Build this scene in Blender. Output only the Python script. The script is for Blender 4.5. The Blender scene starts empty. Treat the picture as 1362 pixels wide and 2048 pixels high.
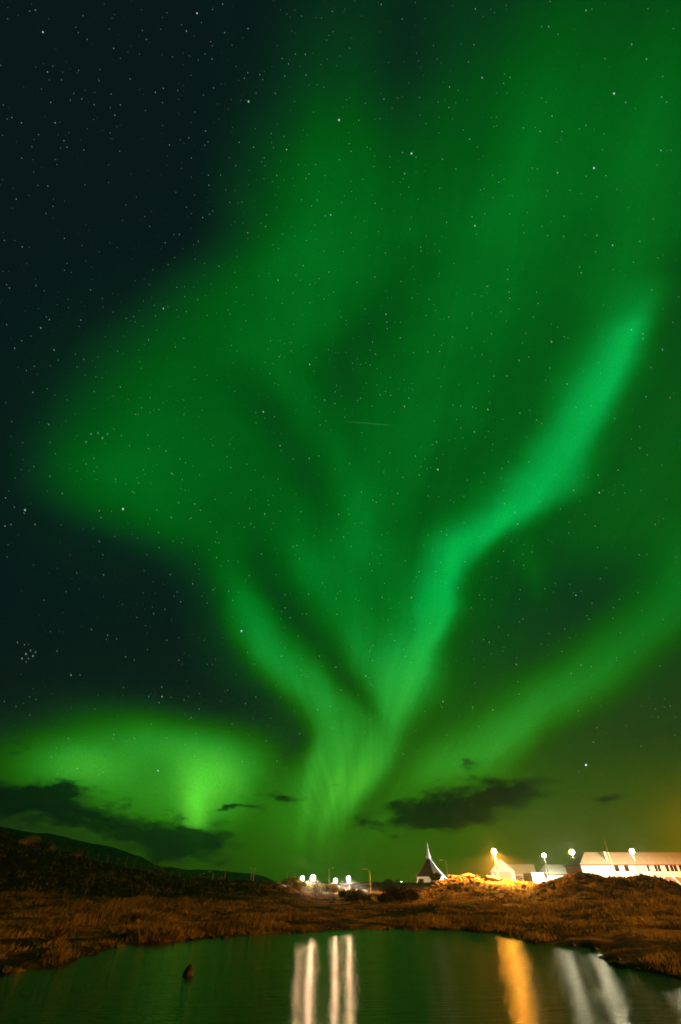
import bpy, bmesh, math, random
import numpy as np
from mathutils import Vector, Matrix

C = bpy.context.scene
COL = C.collection
R = math.radians

# ------------------------------------------------------------------ camera
PITCH = R(40.6)          # the camera looks well above the horizon
CAM_Z = 1.6
FPX = 877.0              # focal length in photo pixels (photo 1362 x 2048)
cd = bpy.data.cameras.new('camera'); cam = bpy.data.objects.new('camera', cd); COL.objects.link(cam)
cd.sensor_fit = 'VERTICAL'; cd.sensor_height = 36.0; cd.lens = 36.0 * FPX / 2048
cd.clip_start = 0.05; cd.clip_end = 40000
cam.location = (0, 0, CAM_Z); cam.rotation_euler = (math.pi / 2 + PITCH, 0, 0)
C.camera = cam
C.render.engine = 'CYCLES'
C.view_settings.view_transform = 'Standard'; C.view_settings.look = 'None'
C.view_settings.exposure = 0; C.view_settings.gamma = 1
C.cycles.filter_width = 1.7; C.cycles.use_denoising = True; C.cycles.use_adaptive_sampling = True; C.cycles.adaptive_threshold = 0.015; C.cycles.adaptive_min_samples = 16
C.cycles.max_bounces = 6; C.cycles.volume_bounces = 0
C.cycles.caustics_reflective = False; C.cycles.caustics_refractive = False
C.cycles.sample_clamp_indirect = 3.0

FW = Vector((0, math.cos(PITCH), math.sin(PITCH))); UPV = Vector((0, -math.sin(PITCH), math.cos(PITCH)))

def at(px, py, D):
    """point on the line of sight of photo position (px, py) at horizontal distance D"""
    d = FW + UPV * ((1024 - py) / FPX) + Vector((1, 0, 0)) * ((px - 681) / FPX)
    k = D / math.hypot(d.x, d.y)
    return Vector((0, 0, CAM_Z)) + d * k

# ------------------------------------------------------------------ node helpers
class E:
    """tiny expression builder over Math nodes"""
    nt = None
    def __init__(s, sock): s.s = sock
    @staticmethod
    def op(kind, *a, clamp=False):
        n = E.nt.nodes.new('ShaderNodeMath'); n.operation = kind; n.use_clamp = clamp
        for i, x in enumerate(a):
            if isinstance(x, E): E.nt.links.new(x.s, n.inputs[i])
            else: n.inputs[i].default_value = x
        return E(n.outputs[0])
    def __add__(s, o): return E.op('ADD', s, o)
    __radd__ = __add__
    def __sub__(s, o): return E.op('SUBTRACT', s, o)
    def __rsub__(s, o): return E.op('SUBTRACT', o, s)
    def __mul__(s, o): return E.op('MULTIPLY', s, o)
    __rmul__ = __mul__
    def __truediv__(s, o): return E.op('DIVIDE', s, o)
def emax(a, b): return E.op('MAXIMUM', a, b)
def emin(a, b): return E.op('MINIMUM', a, b)
def eexp(a): return E.op('EXPONENT', a)
def smooth(x, a, b):
    n = E.nt.nodes.new('ShaderNodeMapRange'); n.interpolation_type = 'SMOOTHSTEP'
    E.nt.links.new(x.s, n.inputs[0]); n.inputs[1].default_value = a; n.inputs[2].default_value = b
    return E(n.outputs[0])
def curve(x, pts, scale=1.0):
    """float curve through (x, y) points; both given in chart units of 2048"""
    n = E.nt.nodes.new('ShaderNodeFloatCurve'); cv = n.mapping.curves[0]
    pts = sorted(pts)
    while len(cv.points) < len(pts): cv.points.new(0.5, 0.5)
    for p, (a, b) in zip(cv.points, pts):
        p.location = (a / 2048.0, b / scale); p.handle_type = 'AUTO_CLAMPED'
    n.mapping.extend = 'HORIZONTAL'; n.mapping.update()
    E.nt.links.new(x.s, n.inputs['Value'])
    return E(n.outputs[0])
def vnode(op, *a):
    n = E.nt.nodes.new('ShaderNodeVectorMath'); n.operation = op
    for i, x in enumerate(a):
        if isinstance(x, (tuple, Vector)): n.inputs[i].default_value = tuple(x)
        elif isinstance(x, (int, float)): n.inputs['Scale'].default_value = x
        elif isinstance(x, E): E.nt.links.new(x.s, n.inputs['Scale'])
        else: E.nt.links.new(x, n.inputs[i])
    return n
def noise(vec, scale, detail=2.0, rough=0.5):
    n = E.nt.nodes.new('ShaderNodeTexNoise'); n.inputs['Scale'].default_value = scale
    n.inputs['Detail'].default_value = detail; n.inputs['Roughness'].default_value = rough
    E.nt.links.new(vec, n.inputs['Vector'])
    return E(n.outputs['Fac'])

# ------------------------------------------------------------------ sky: aurora, clouds and stars by direction
W = bpy.data.worlds.new('World'); C.world = W; W.use_nodes = True
nt = W.node_tree; nt.nodes.clear(); E.nt = nt
out = nt.nodes.new('ShaderNodeOutputWorld'); bg = nt.nodes.new('ShaderNodeBackground')
nt.links.new(bg.outputs[0], out.inputs[0])
tc = nt.nodes.new('ShaderNodeTexCoord'); DIR = tc.outputs['Generated']
def dot(v): return E(vnode('DOT_PRODUCT', DIR, Vector(v)).outputs['Value'])
# star chart: the sky round the middle of the display (due north, 40.6 degrees up) flattened to X, Y in 0..1
den = emax(dot(FW), 0.16)
XR = dot((1, 0, 0)) / den * (FPX / 2048) + 681 / 2048
Y = 1024 / 2048 - dot(UPV) / den * (FPX / 2048)
sep = nt.nodes.new('ShaderNodeSeparateXYZ'); nt.links.new(DIR, sep.inputs[0])
DZ = E(sep.outputs['Z'])
w1 = noise(DIR, 3.0, 2.0); w2 = noise(vnode('ADD', DIR, (3.1, 7.7, 1.3)).outputs[0], 9.0, 2.0)
X = XR + (w1 - 0.5) * 0.05 + (w2 - 0.5) * 0.018

def ribbon(c, w, a, kl=1.0, kr=1.0, along=None, across=None):
    along = along or Y; across = across or X
    t = across - curve(along, c, 2048)
    s = (emax(t, 0.0) * kr - emin(t, 0.0) * kl) / curve(along, w, 2048)
    return eexp(s * s * -1.0) * curve(along, a)
def blob(px, py, rx, ry, ang=0.0, x=None):
    ca, sa = math.cos(R(ang)), math.sin(R(ang))
    dx = (x or X) - px / 2048; dy = Y - py / 2048
    a = (dx * ca + dy * sa) * (2048 / rx); b = (dy * ca - dx * sa) * (2048 / ry)
    return eexp((a * a + b * b) * -1.0)

# the bright right-hand curtain
main = 1.12 * ribbon([(520, 1330), (640, 1268), (700, 1228), (760, 1192), (820, 1160), (880, 1133), (940, 1103), (1000, 1058), (1040, 1002), (1080, 950),
               (1120, 918), (1170, 888), (1220, 868), (1280, 848), (1340, 824), (1400, 803), (1460, 782), (1520, 755), (1580, 715), (1640, 672)],
              [(560, 76), (640, 58), (760, 54), (900, 56), (1000, 66), (1050, 64), (1120, 48), (1200, 42), (1300, 44), (1400, 50), (1500, 52), (1600, 44)],
              [(540, 0), (620, .12), (690, .27), (760, .27), (900, .26), (1000, .30), (1100, .31), (1250, .29), (1350, .23), (1450, .20), (1540, .19), (1620, .09), (1700, 0)],
              kl=0.85, kr=1.3)
# the left-hand curtain
left = ribbon([(1100, 440), (1180, 480), (1240, 505), (1300, 545), (1360, 592), (1420, 640), (1480, 655), (1540, 640), (1600, 640), (1660, 655)],
              [(1100, 50), (1200, 52), (1300, 62), (1400, 68), (1500, 62), (1600, 60)],
              [(1060, 0), (1140, .05), (1220, .15), (1320, .22), (1400, .23), (1460, .22), (1540, .17), (1600, .09), (1700, 0)], kl=1.3, kr=0.95)
# the wedge of light between the two
midr = ribbon([(1000, 600), (1100, 628), (1200, 672), (1300, 728), (1400, 775), (1480, 790)],
              [(1000, 80), (1100, 70), (1200, 62), (1300, 62), (1400, 50), (1480, 40)],
              [(960, 0), (1060, .03), (1130, .08), (1220, .085), (1310, .13), (1380, .10), (1460, .03), (1520, 0)], kl=1.4, kr=.55)
wedge = blob(770, 1280, 90, 150, 12) * 0.03
# the fan: diffuse light with a soft left edge
ledge = curve(Y, [(0, 600), (100, 585), (200, 565), (300, 545), (400, 520), (480, 480), (540, 400), (620, 305), (700, 235), (800, 175), (900, 130), (980, 140), (1040, 215),
                  (1110, 360), (1190, 440), (1280, 470), (1350, 500), (1400, 560), (1450, 590), (1520, 560), (1600, 500), (1700, 430)], 2048)
fan = 0.95 * smooth((X - ledge) * 2048, -130, 165) * curve(Y, [(0, .022), (120, .034), (240, .058), (400, .075), (560, .08), (700, .078), (900, .08), (1050, .082), (1180, .075), (1300, .065), (1450, .06), (1560, .07), (1660, .05), (1760, .03)])
fan = fan * (1.0 - 0.5 * smooth(X * 2048, 880, 1180) * smooth(Y * 2048, 1050, 1220))
# inner structure of the fan
up1 = ribbon([(0, 640), (200, 650), (450, 650), (620, 610), (700, 560), (800, 520)], [(0, 120), (300, 130), (500, 130), (700, 110), (800, 100)],
             [(0, 0), (180, .01), (320, .035), (480, .05), (620, .05), (720, .025), (820, 0)])
up2 = ribbon([(0, 1180), (200, 1080), (400, 1010), (600, 930), (800, 850), (1000, 760), (1150, 700)], [(0, 170), (300, 150), (600, 130), (800, 110), (1000, 80), (1150, 70)],
             [(0, .035), (200, .06), (420, .06), (600, .05), (800, .05), (950, .045), (1080, .03), (1180, .005), (1240, 0)])
up3 = ribbon([(0, 1400), (300, 1310), (600, 1240), (900, 1130)], [(0, 120), (300, 110), (600, 100), (900, 100)], [(0, .03), (200, .05), (420, .045), (650, .04), (900, .02), (1000, 0)])
lobe = blob(290, 880, 200, 190, -25) * 0.028 + blob(225, 960, 90, 60, 20) * 0.026
band = ribbon([(560, 470), (680, 520), (800, 590), (900, 650), (1000, 712), (1080, 748), (1160, 780)], [(560, 60), (760, 48), (900, 42), (1000, 40), (1160, 50)],
              [(600, 0), (700, .02), (850, .045), (980, .06), (1080, .06), (1150, .03), (1220, 0)])
# low curtain on the right, running down to the horizon: Y as a function of X
low = 1.15 * ribbon([(780, 1560), (880, 1535), (960, 1508), (1040, 1462), (1100, 1412), (1160, 1370), (1230, 1312), (1300, 1255), (1362, 1195), (1500, 1080)],
             [(780, 40), (900, 48), (1000, 56), (1100, 58), (1250, 72), (1400, 80)],
             [(720, 0), (800, .06), (900, .15), (980, .18), (1100, .16), (1200, .12), (1300, .10), (1362, .10), (1600, .04)], kl=.75, kr=1.1, along=X, across=Y)
finger = blob(1058, 1135, 22, 62, -12) * 0.05
shaft = (blob(612, 1580, 16, 120, 8) + blob(662, 1590, 14, 110, 10) + blob(705, 1580, 15, 110, 14)) * 0.09
lowmid = blob(640, 1600, 150, 110) * 0.10
# the separate patch low in the west
pt = blob(432, 1562, 64, 66, 22) * 0.27 + blob(412, 1625, 22, 60, 8) * 0.26 + blob(180, 1525, 110, 48, 3) * 0.16 + blob(370, 1490, 150, 46, 12) * 0.15 \
    + blob(300, 1565, 200, 75, 8) * 0.13 + blob(330, 1625, 140, 50) * 0.05 + blob(90, 1545, 120, 60) * .04
glowg = blob(700, 1700, 700, 170) * 0.022
pt = pt * 1.45
A = fan + main + left + midr + wedge + up1 + up2 + up3 + lobe + band + low + finger + shaft + lowmid + pt + glowg
# dark lanes between the curtains
lane = ribbon([(1120, 520), (1200, 568), (1260, 608), (1320, 655), (1380, 705), (1430, 745), (1480, 770)], [(1120, 40), (1200, 34), (1300, 34), (1400, 30), (1480, 22)],
              [(1060, 0), (1160, .32), (1260, .42), (1380, .40), (1440, .25), (1500, 0)])
lane2 = ribbon([(760, 500), (830, 560), (900, 615), (980, 665), (1060, 700)], [(740, 75), (900, 62), (1060, 46)], [(700, 0), (800, .24), (900, .30), (1000, .24), (1080, 0)])
lane3 = ribbon([(520, 800), (620, 755), (720, 705), (800, 690)], [(520, 70), (800, 45)], [(460, 0), (600, .3), (720, .35), (820, 0)])
lane4 = blob(815, 90, 70, 190, 4) * 0.55
lane5 = blob(1150, 1185, 150, 90, -20) * 0.35
lane6 = blob(575, 1490, 42, 62, 14) * 0.6 + blob(510, 1610, 40, 90, 10) * 0.35
lane7 = ribbon([(1420, 850), (1500, 815), (1560, 770), (1620, 725), (1680, 690)], [(1420, 40), (1600, 38)], [(1380, 0), (1480, .35), (1600, .45), (1700, 0)])
lane8 = blob(1350, 600, 60, 140, 10) * 0.35 + blob(950, 330, 60, 230, 10) * 0.25
A = A * (1.0 - emin(lane + lane2 + lane3 + lane4 + lane5 + lane6 + lane7 + lane8, 0.85))
# uneven veil texture
vt = noise(DIR, 7.0, 3.0, 0.55)
ang = E.op('ARCTAN2', X - 0.348, 0.86 - Y)
cx = nt.nodes.new('ShaderNodeCombineXYZ'); nt.links.new((ang * 14.0).s, cx.inputs[0]); nt.links.new((Y * 2.2 + w2 * .8).s, cx.inputs[1])
rays = (noise(cx.outputs[0], 1.0, 5.0, 0.62) - 0.5) * smooth(X * 2048, 430, 620) + 0.5
A = A * (0.46 + vt * 0.44 + rays * 0.64)
A = A * (0.90 + noise(DIR, 330.0, 0.0) * 0.20)   # fine mottling
# no aurora in the half of the sky behind the chart, a faint even veil instead
front = smooth(dot(FW), 0.16, 0.42)
A = A * front + (1.0 - front) * 0.02

# clouds low over the horizon, stretched level
cs = nt.nodes.new('ShaderNodeMapping'); nt.links.new(DIR, cs.inputs['Vector']); cs.inputs['Scale'].default_value = (1, 1, 2.8)
cn = noise(cs.outputs[0], 9.0, 6.0, 0.62); cn2 = noise(cs.outputs[0], 26.0, 4.0, 0.6); cn3 = noise(vnode('ADD', cs.outputs[0], (5.2, 1.7, 8.8)).outputs[0], 11.0, 5.0, 0.6)
XC = XR + (cn - 0.5) * 0.10; YC = Y + (cn3 - 0.5) * 0.030
def cb(px, py, rx, ry, ang=0.0):
    ca, sa = math.cos(R(ang)), math.sin(R(ang)); dx = XC - px / 2048; dy = YC - py / 2048
    a = (dx * ca + dy * sa) * (2048 / rx); b = (dy * ca - dx * sa) * (2048 / ry)
    return eexp((a * a + b * b) * -1.0)
cl = cb(30, 1590, 140, 32, 6) + cb(170, 1640, 190, 34, 12) * 1.05 + cb(380, 1672, 84, 28) * 1.2 + cb(350, 1706, 105, 26) * 1.0 + cb(110, 1582, 60, 18) \
    + cb(925, 1604, 135, 44, -8) * 1.1 + cb(842, 1640, 76, 25) * 1.25 + cb(1010, 1592, 90, 30, -4) * .7 + cb(970, 1645, 70, 14) * .5 \
    + cb(572, 1590, 52, 11, 4) * .9 + cb(470, 1616, 62, 8, -4) * .95 + cb(650, 1568, 34, 7) * .5 + cb(1218, 1602, 52, 13) * .8 + cb(60, 1497, 40, 10) * .45 \
    + cb(258, 1607, 16, 9) * .55 + cb(350, 1632, 14, 6) * .5 + cb(965, 1530, 40, 8, -5) * .4
cm = smooth(cl + (cn - 0.5) * 1.9 + (cn2 - 0.5) * 1.5, 0.22, 1.15) * smooth(cl, .04, .25) * front
# town light low in the sky to the north-east
hz = curve(Y, [(1180, 0), (1400, .10), (1560, .36), (1680, .8), (1776, 1.0), (1900, .8)])
east = smooth(X * 2048, 560, 1420)
g_r = hz * (0.012 + east * 0.068) + blob(1420, 1670, 95, 85) * 0.15
g_g = hz * (0.018 + east * 0.055) + blob(1420, 1670, 95, 85) * 0.05
yell = smooth(Y * 2048, 1180, 1680)
upy = smooth(Y * 2048, 1500, 900)
bright = smooth(A, 0.06, 0.34); veil = 1.0 - smooth(A, 0.005, 0.09) * 0.85
cr = A * yell * (0.10 + smooth(A, .2, .5) * .06) + 0.0022 * veil + g_r
cgn = A + 0.0095 + g_g
cbl = A * (0.03 + upy * 0.03 + bright * 0.085) * (1.0 - yell * .6) + (0.0088 - hz * .0065) * veil
k = 1.0 - cm * 0.93
# stars: short trails
tdir = (UPV * -1.0 + Vector((0.42, 0, 0))).normalized()
dt = dot(tdir)
sq = vnode('SCALE', tuple(tdir), dt * -0.66)
sv = vnode('ADD', DIR, sq.outputs[0]).outputs[0]
def stars(scale, r, thr):
    v = nt.nodes.new('ShaderNodeTexVoronoi'); v.feature = 'F1'; v.inputs['Scale'].default_value = scale
    nt.links.new(sv, v.inputs['Vector'])
    d = E(v.outputs['Distance']); sc_ = nt.nodes.new('ShaderNodeSeparateColor'); nt.links.new(v.outputs['Color'], sc_.inputs[0])
    b = E(sc_.outputs[0]); h = E(sc_.outputs[1])
    s = 1.0 - smooth(d, r * scale * .35, r * scale)
    return s * (E.op('POWER', b, thr)), h
s1, h1 = stars(60, 0.00095, 4.0); s2, h2 = stars(150, 0.00075, 1.6)
def spot(px, py, r=1.5): return blob(px, py, r, r * 1.3, 0, XR)
known = None
for px, py, b in [(52, 1308, .5), (61, 1301, .3), (66, 1312, .45), (44, 1317, .35), (57, 1317, .2), (71, 1304, .25), (1172, 1530, 3.0), (1228, 187, 1.5), (678, 240, 1.5), (1188, 336, 1.5),
                  (205, 876, .35), (182, 868, .25), (196, 866, .25), (172, 884, .25), (215, 868, .2), (246, 1018, 1.6), (483, 1262, 1.3), (823, 307, 1.4), (497, 203, 1.), (50, 1020, 1.)]:
    e = spot(px, py, 1.2) * b
    known = e if known is None else known + e
satl = ribbon([(690, 843), (740, 847), (790, 851)], [(680, 1.2), (800, 1.2)], [(688, 0), (700, .05), (740, .07), (780, .035), (792, 0)], along=XR, across=Y)
ss = (s1 * 1.1 + s2 * .38) * smooth(DZ, 0.03, 0.2)
st_r = ss * (0.55 + h1 * .5) + known * .6 + satl * .2; st_g = ss * .85 + known * .75 + satl * .5; st_b = ss * (1.15 - h1 * .5) + known * .75 + satl * .3
comb = nt.nodes.new('ShaderNodeCombineColor')
for i, e in enumerate(((cr + st_r) * k + cm * .0012, (cgn + st_g) * k + cm * .0055, (cbl + st_b) * k + cm * .0035)):
    nt.links.new(e.s, comb.inputs[i])
nt.links.new(comb.outputs[0], bg.inputs['Color']); bg.inputs['Strength'].default_value = 1.0

# ------------------------------------------------------------------ helpers
rng = np.random.default_rng(7); random.seed(7)

def aty(px, py, Yd):
    d = FW + UPV * ((1024 - py) / FPX) + Vector((1, 0, 0)) * ((px - 681) / FPX)
    return Vector((0, 0, CAM_Z)) + d * (Yd / d.y)
def on_plane(px, py, z=0.0):
    d = FW + UPV * ((1024 - py) / FPX) + Vector((1, 0, 0)) * ((px - 681) / FPX)
    return Vector((0, 0, CAM_Z)) + d * ((z - CAM_Z) / d.z)

def vnoise(x, y, seed=0):
    xi = np.floor(x).astype(np.int64); yi = np.floor(y).astype(np.int64)
    fx = x - xi; fy = y - yi
    fx = fx * fx * (3 - 2 * fx); fy = fy * fy * (3 - 2 * fy)
    def h(a, b):
        n = (a * 374761393 + b * 668265263 + seed * 974711) & 0xFFFFFFFF
        n = ((n ^ (n >> 13)) * 1274126177) & 0xFFFFFFFF
        return ((n ^ (n >> 16)) & 0xFFFF) / 65535.0
    return (h(xi, yi) * (1 - fx) + h(xi + 1, yi) * fx) * (1 - fy) + (h(xi, yi + 1) * (1 - fx) + h(xi + 1, yi + 1) * fx) * fy
def fbm(x, y, oct=4, seed=0, ridged=False):
    s = 0.0; a = 0.5; t = 0.0
    for i in range(oct):
        n = vnoise(x * 2 ** i + 17.3 * i, y * 2 ** i - 9.1 * i, seed + i)
        if ridged: n = 1 - abs(2 * n - 1)
        s = s + a * n; t += a; a *= 0.5
    return s / t

def tag(o, label=None, cat=None, group=None, kind=None):
    if label: o['label'] = label
    if cat: o['category'] = cat
    if group: o['group'] = group
    if kind: o['kind'] = kind
    return o
def thing(name, label, cat, loc=(0, 0, 0), rz=0.0, group=None):
    o = bpy.data.objects.new(name, None); COL.objects.link(o)
    o.empty_display_size = 0.2; o.location = loc; o.rotation_euler = (0, 0, rz)
    return tag(o, label, cat, group)
def link_mesh(name, me, mat, parent=None, smooth_=False):
    o = bpy.data.objects.new(name, me); COL.objects.link(o)
    if mat: me.materials.append(mat)
    if smooth_: me.polygons.foreach_set('use_smooth', np.ones(len(me.polygons), bool))
    if parent: o.parent = parent
    return o
def np_mesh(name, verts, faces, mat, parent=None, smooth_=False):
    """faces: (n, k) int array with constant k"""
    me = bpy.data.meshes.new(name); faces = np.asarray(faces, np.int32); verts = np.asarray(verts, np.float32)
    me.vertices.add(len(verts)); me.vertices.foreach_set('co', verts.ravel())
    k = faces.shape[1]
    me.loops.add(faces.size); me.loops.foreach_set('vertex_index', faces.ravel())
    me.polygons.add(len(faces)); me.polygons.foreach_set('loop_start', np.arange(0, faces.size, k, dtype=np.int32))
    me.update(calc_edges=True); me.validate()
    return link_mesh(name, me, mat, parent, smooth_)

class MB:
    def __init__(s): s.v = []; s.f = []
    def poly(s, pts): n = len(s.v); s.v += [tuple(p) for p in pts]; s.f.append(tuple(range(n, n + len(pts))))
    def box(s, x0, y0, z0, x1, y1, z1):
        n = len(s.v)
        s.v += [(x0, y0, z0), (x1, y0, z0), (x1, y1, z0), (x0, y1, z0), (x0, y0, z1), (x1, y0, z1), (x1, y1, z1), (x0, y1, z1)]
        s.f += [tuple(n + i for i in q) for q in ((0, 3, 2, 1), (4, 5, 6, 7), (0, 1, 5, 4), (1, 2, 6, 5), (2, 3, 7, 6), (3, 0, 4, 7))]
    def hull(s, bottom, top):
        """solid between two rings of equal length"""
        n = len(s.v); k = len(bottom); s.v += [tuple(p) for p in bottom] + [tuple(p) for p in top]
        s.f.append(tuple(n + i for i in range(k))[::-1]); s.f.append(tuple(n + k + i for i in range(k)))
        for i in range(k):
            j = (i + 1) % k; s.f.append((n + i, n + j, n + k + j, n + k + i))
    def tube(s, a, b, r0, r1, k=10):
        a, b = Vector(a), Vector(b); d = (b - a).normalized()
        u = d.orthogonal().normalized(); w = d.cross(u)
        ring = lambda c, r: [c + (u * math.cos(2 * math.pi * i / k) + w * math.sin(2 * math.pi * i / k)) * r for i in range(k)]
        s.hull(ring(a, r0), ring(b, r1))
    def build(s, name, mat, parent=None, smooth_=False):
        me = bpy.data.meshes.new(name); me.from_pydata(s.v, [], s.f)
        bm = bmesh.new(); bm.from_mesh(me); bmesh.ops.recalc_face_normals(bm, faces=bm.faces); bm.to_mesh(me); bm.free()
        return link_mesh(name, me, mat, parent, smooth_)

# ------------------------------------------------------------------ materials
def material(name, c1, c2=None, scale=4.0, rough=0.85, bump=0.0, detail=5.0, stretch=(1, 1, 1), metallic=0.0, ramp=(0.35, 0.65), spec=0.3):
    m = bpy.data.materials.new(name); m.use_nodes = True; t = m.node_tree; E.nt = t
    p = t.nodes['Principled BSDF']; p.inputs['Roughness'].default_value = rough; p.inputs['Metallic'].default_value = metallic
    p.inputs['Specular IOR Level'].default_value = spec
    co = t.nodes.new('ShaderNodeTexCoord'); mp = t.nodes.new('ShaderNodeMapping'); mp.inputs['Scale'].default_value = stretch
    t.links.new(co.outputs['Object'], mp.inputs['Vector'])
    n = noise(mp.outputs[0], scale, detail, 0.6)
    c2 = c2 or tuple(x * 0.75 for x in c1)
    r = t.nodes.new('ShaderNodeValToRGB'); t.links.new(n.s, r.inputs[0])
    r.color_ramp.elements[0].position = ramp[0]; r.color_ramp.elements[1].position = ramp[1]
    r.color_ramp.elements[0].color = (*c2, 1); r.color_ramp.elements[1].color = (*c1, 1)
    t.links.new(r.outputs[0], p.inputs['Base Color'])
    if bump:
        b = t.nodes.new('ShaderNodeBump'); b.inputs['Strength'].default_value = bump; b.inputs['Distance'].default_value = 0.05
        t.links.new(n.s, b.inputs['Height']); t.links.new(b.outputs[0], p.inputs['Normal'])
    return m
def glow(name, col, strength):
    m = bpy.data.materials.new(name); m.use_nodes = True; t = m.node_tree; t.nodes.clear()
    o = t.nodes.new('ShaderNodeOutputMaterial'); e = t.nodes.new('ShaderNodeEmission')
    e.inputs[0].default_value = (*col, 1); e.inputs[1].default_value = strength; t.links.new(e.outputs[0], o.inputs[0])
    return m
M = {}
M['white_wall'] = material('white painted wall', (.74, .72, .68), (.62, .60, .55), 1.2, .8)
M['cream_wall'] = material('cream boards', (.62, .50, .34), (.52, .42, .28), 3, .8, stretch=(6, 6, .3))
M['brown_wall'] = material('red brown boards', (.30, .10, .05), (.20, .06, .03), 3, .8, stretch=(.3, .3, 8))
M['grey_roof'] = material('grey sheet roof', (.08, .08, .06), (.055, .055, .045), 2.5, .6, stretch=(5, .5, .5))
M['pale_roof'] = material('pale sheet roof', (.52, .44, .33), (.40, .34, .25), .8, .6, stretch=(6, .6, .6))
M['yellow_roof'] = material('pale yellow sheet roof', (.60, .48, .26), (.50, .40, .2), 2, .6, stretch=(6, .6, .6))
M['red_roof'] = material('red sheet roof', (.42, .10, .06), (.30, .07, .04), 3, .6)
M['dark_roof'] = material('dark shingle roof', (.045, .032, .018), (.028, .02, .012), 6, .8, stretch=(1, 1, 5))
M['trim'] = material('white trim', (.78, .76, .72), (.68, .66, .62), 3, .6)
M['copper'] = material('brown metal board', (.32, .20, .11), (.22, .13, .07), 3, .5)
M['glass'] = material('dark window glass', (.03, .022, .015), (.015, .012, .01), 3, .12, spec=.6)
M['curtain'] = material('pale window blind', (.60, .58, .46), (.48, .46, .36), 8, .6, stretch=(4, 1, .2))
M['steel'] = material('galvanised pole', (.42, .41, .38), (.34, .33, .31), 9, .45, metallic=.3)
M['dark_steel'] = material('dark painted pole', (.09, .085, .08), (.06, .06, .055), 9, .5)
M['wood'] = material('weathered post', (.20, .16, .11), (.12, .09, .06), 8, .9, stretch=(4, 4, .5))
M['wire'] = material('fence wire', (.25, .24, .22), None, 8, .5, metallic=.6)
M['rock'] = material('basalt rock', (.17, .14, .11), (.06, .05, .04), 1.6, .9, .8, 8)
M['wet_rock'] = material('wet dark rock', (.07, .055, .04), (.03, .025, .02), 6, .55, .6, 8)
M['pale_rock'] = material('lichen rock', (.22, .17, .11), (.09, .07, .05), 1.2, .9, .8, 8)
M['mountain'] = material('mountain heath', (.05, .04, .022), (.025, .022, .014), .05, .95, .0, 8)
M['leaf'] = material('willow leaves', (.30, .27, .06), (.16, .15, .03), 1.5, .7)
M['dark_leaf'] = material('dark heather', (.035, .033, .015), (.02, .018, .01), 2, .8)
def translucent(m, f):
    t = m.node_tree; p = t.nodes['Principled BSDF']; tr = t.nodes.new('ShaderNodeBsdfTranslucent'); mx = t.nodes.new('ShaderNodeMixShader'); mx.inputs[0].default_value = f
    t.links.new(p.inputs['Base Color'].links[0].from_socket, tr.inputs[0])
    t.links.new(p.outputs[0], mx.inputs[1]); t.links.new(tr.outputs[0], mx.inputs[2]); t.links.new(mx.outputs[0], t.nodes['Material Output'].inputs[0])
translucent(M['leaf'], .6)
M['bark'] = material('bark', (.12, .085, .05), (.07, .05, .03), 8, .9)
M['bulb_white'] = glow('white lamp light', (1, .86, .52), 270)
M['bulb_orange'] = glow('sodium lamp light', (1, .36, .03), 800)
M['bulb_pink'] = glow('floodlight glow', (1, .56, .32), 150)
M['bulb_road'] = glow('road lamp light', (1, .37, .04), 16000)
M['bulb_church'] = glow('church floodlight', (1, .96, .84), 150)

# ------------------------------------------------------------------ terrain
SHORE = [(0, 1948), (60, 1940), (100, 1932), (130, 1924), (190, 1906), (215, 1899), (262, 1889), (330, 1883), (400, 1879), (440, 1876), (480, 1870), (540, 1867), (600, 1865), (660, 1862),
         (720, 1860), (790, 1859), (860, 1860), (930, 1862), (985, 1867), (1030, 1875), (1056, 1884), (1100, 1890), (1150, 1894), (1200, 1897), (1188, 1906), (1196, 1916), (1225, 1930), (1255, 1940),
         (1290, 1944), (1330, 1950), (1362, 1958)]
pond = [tuple(on_plane(*p))[:2] for p in SHORE] + [(11.5, 13.5), (16, 10), (17, 5), (11, 2.2), (4, 1.6), (-4, 1.6), (-12, 2.0), (-16, 6), (-13.5, 11.5)]
PP = np.array(pond)
def pond_sd(x, y):
    """signed distance to the pond outline, negative inside"""
    x = np.asarray(x, float); y = np.asarray(y, float); d2 = np.full(x.shape, 1e18); inside = np.zeros(x.shape, bool)
    n = len(PP)
    for i in range(n):
        ax, ay = PP[i]; bx, by = PP[(i + 1) % n]; ex, ey = bx - ax, by - ay
        t = np.clip(((x - ax) * ex + (y - ay) * ey) / (ex * ex + ey * ey), 0, 1)
        d2 = np.minimum(d2, (x - ax - t * ex) ** 2 + (y - ay - t * ey) ** 2)
        c = ((ay > y) != (by > y)) & (x < (bx - ax) * (y - ay) / (by - ay + 1e-12) + ax)
        inside ^= c
    d = np.sqrt(d2)
    return np.where(inside, -d, d)
def ridge(pts, D, sf, sb, rough=0.0, rs=.5, seed=1, planar=False):
    q = [at(px, py, D) for px, py in pts]
    return dict(az=np.array([math.atan2(p.x, p.y) for p in q]), z=np.array([p.z for p in q]), D=D, sf=sf, sb=sb, rough=rough, rs=rs, seed=seed)
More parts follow.
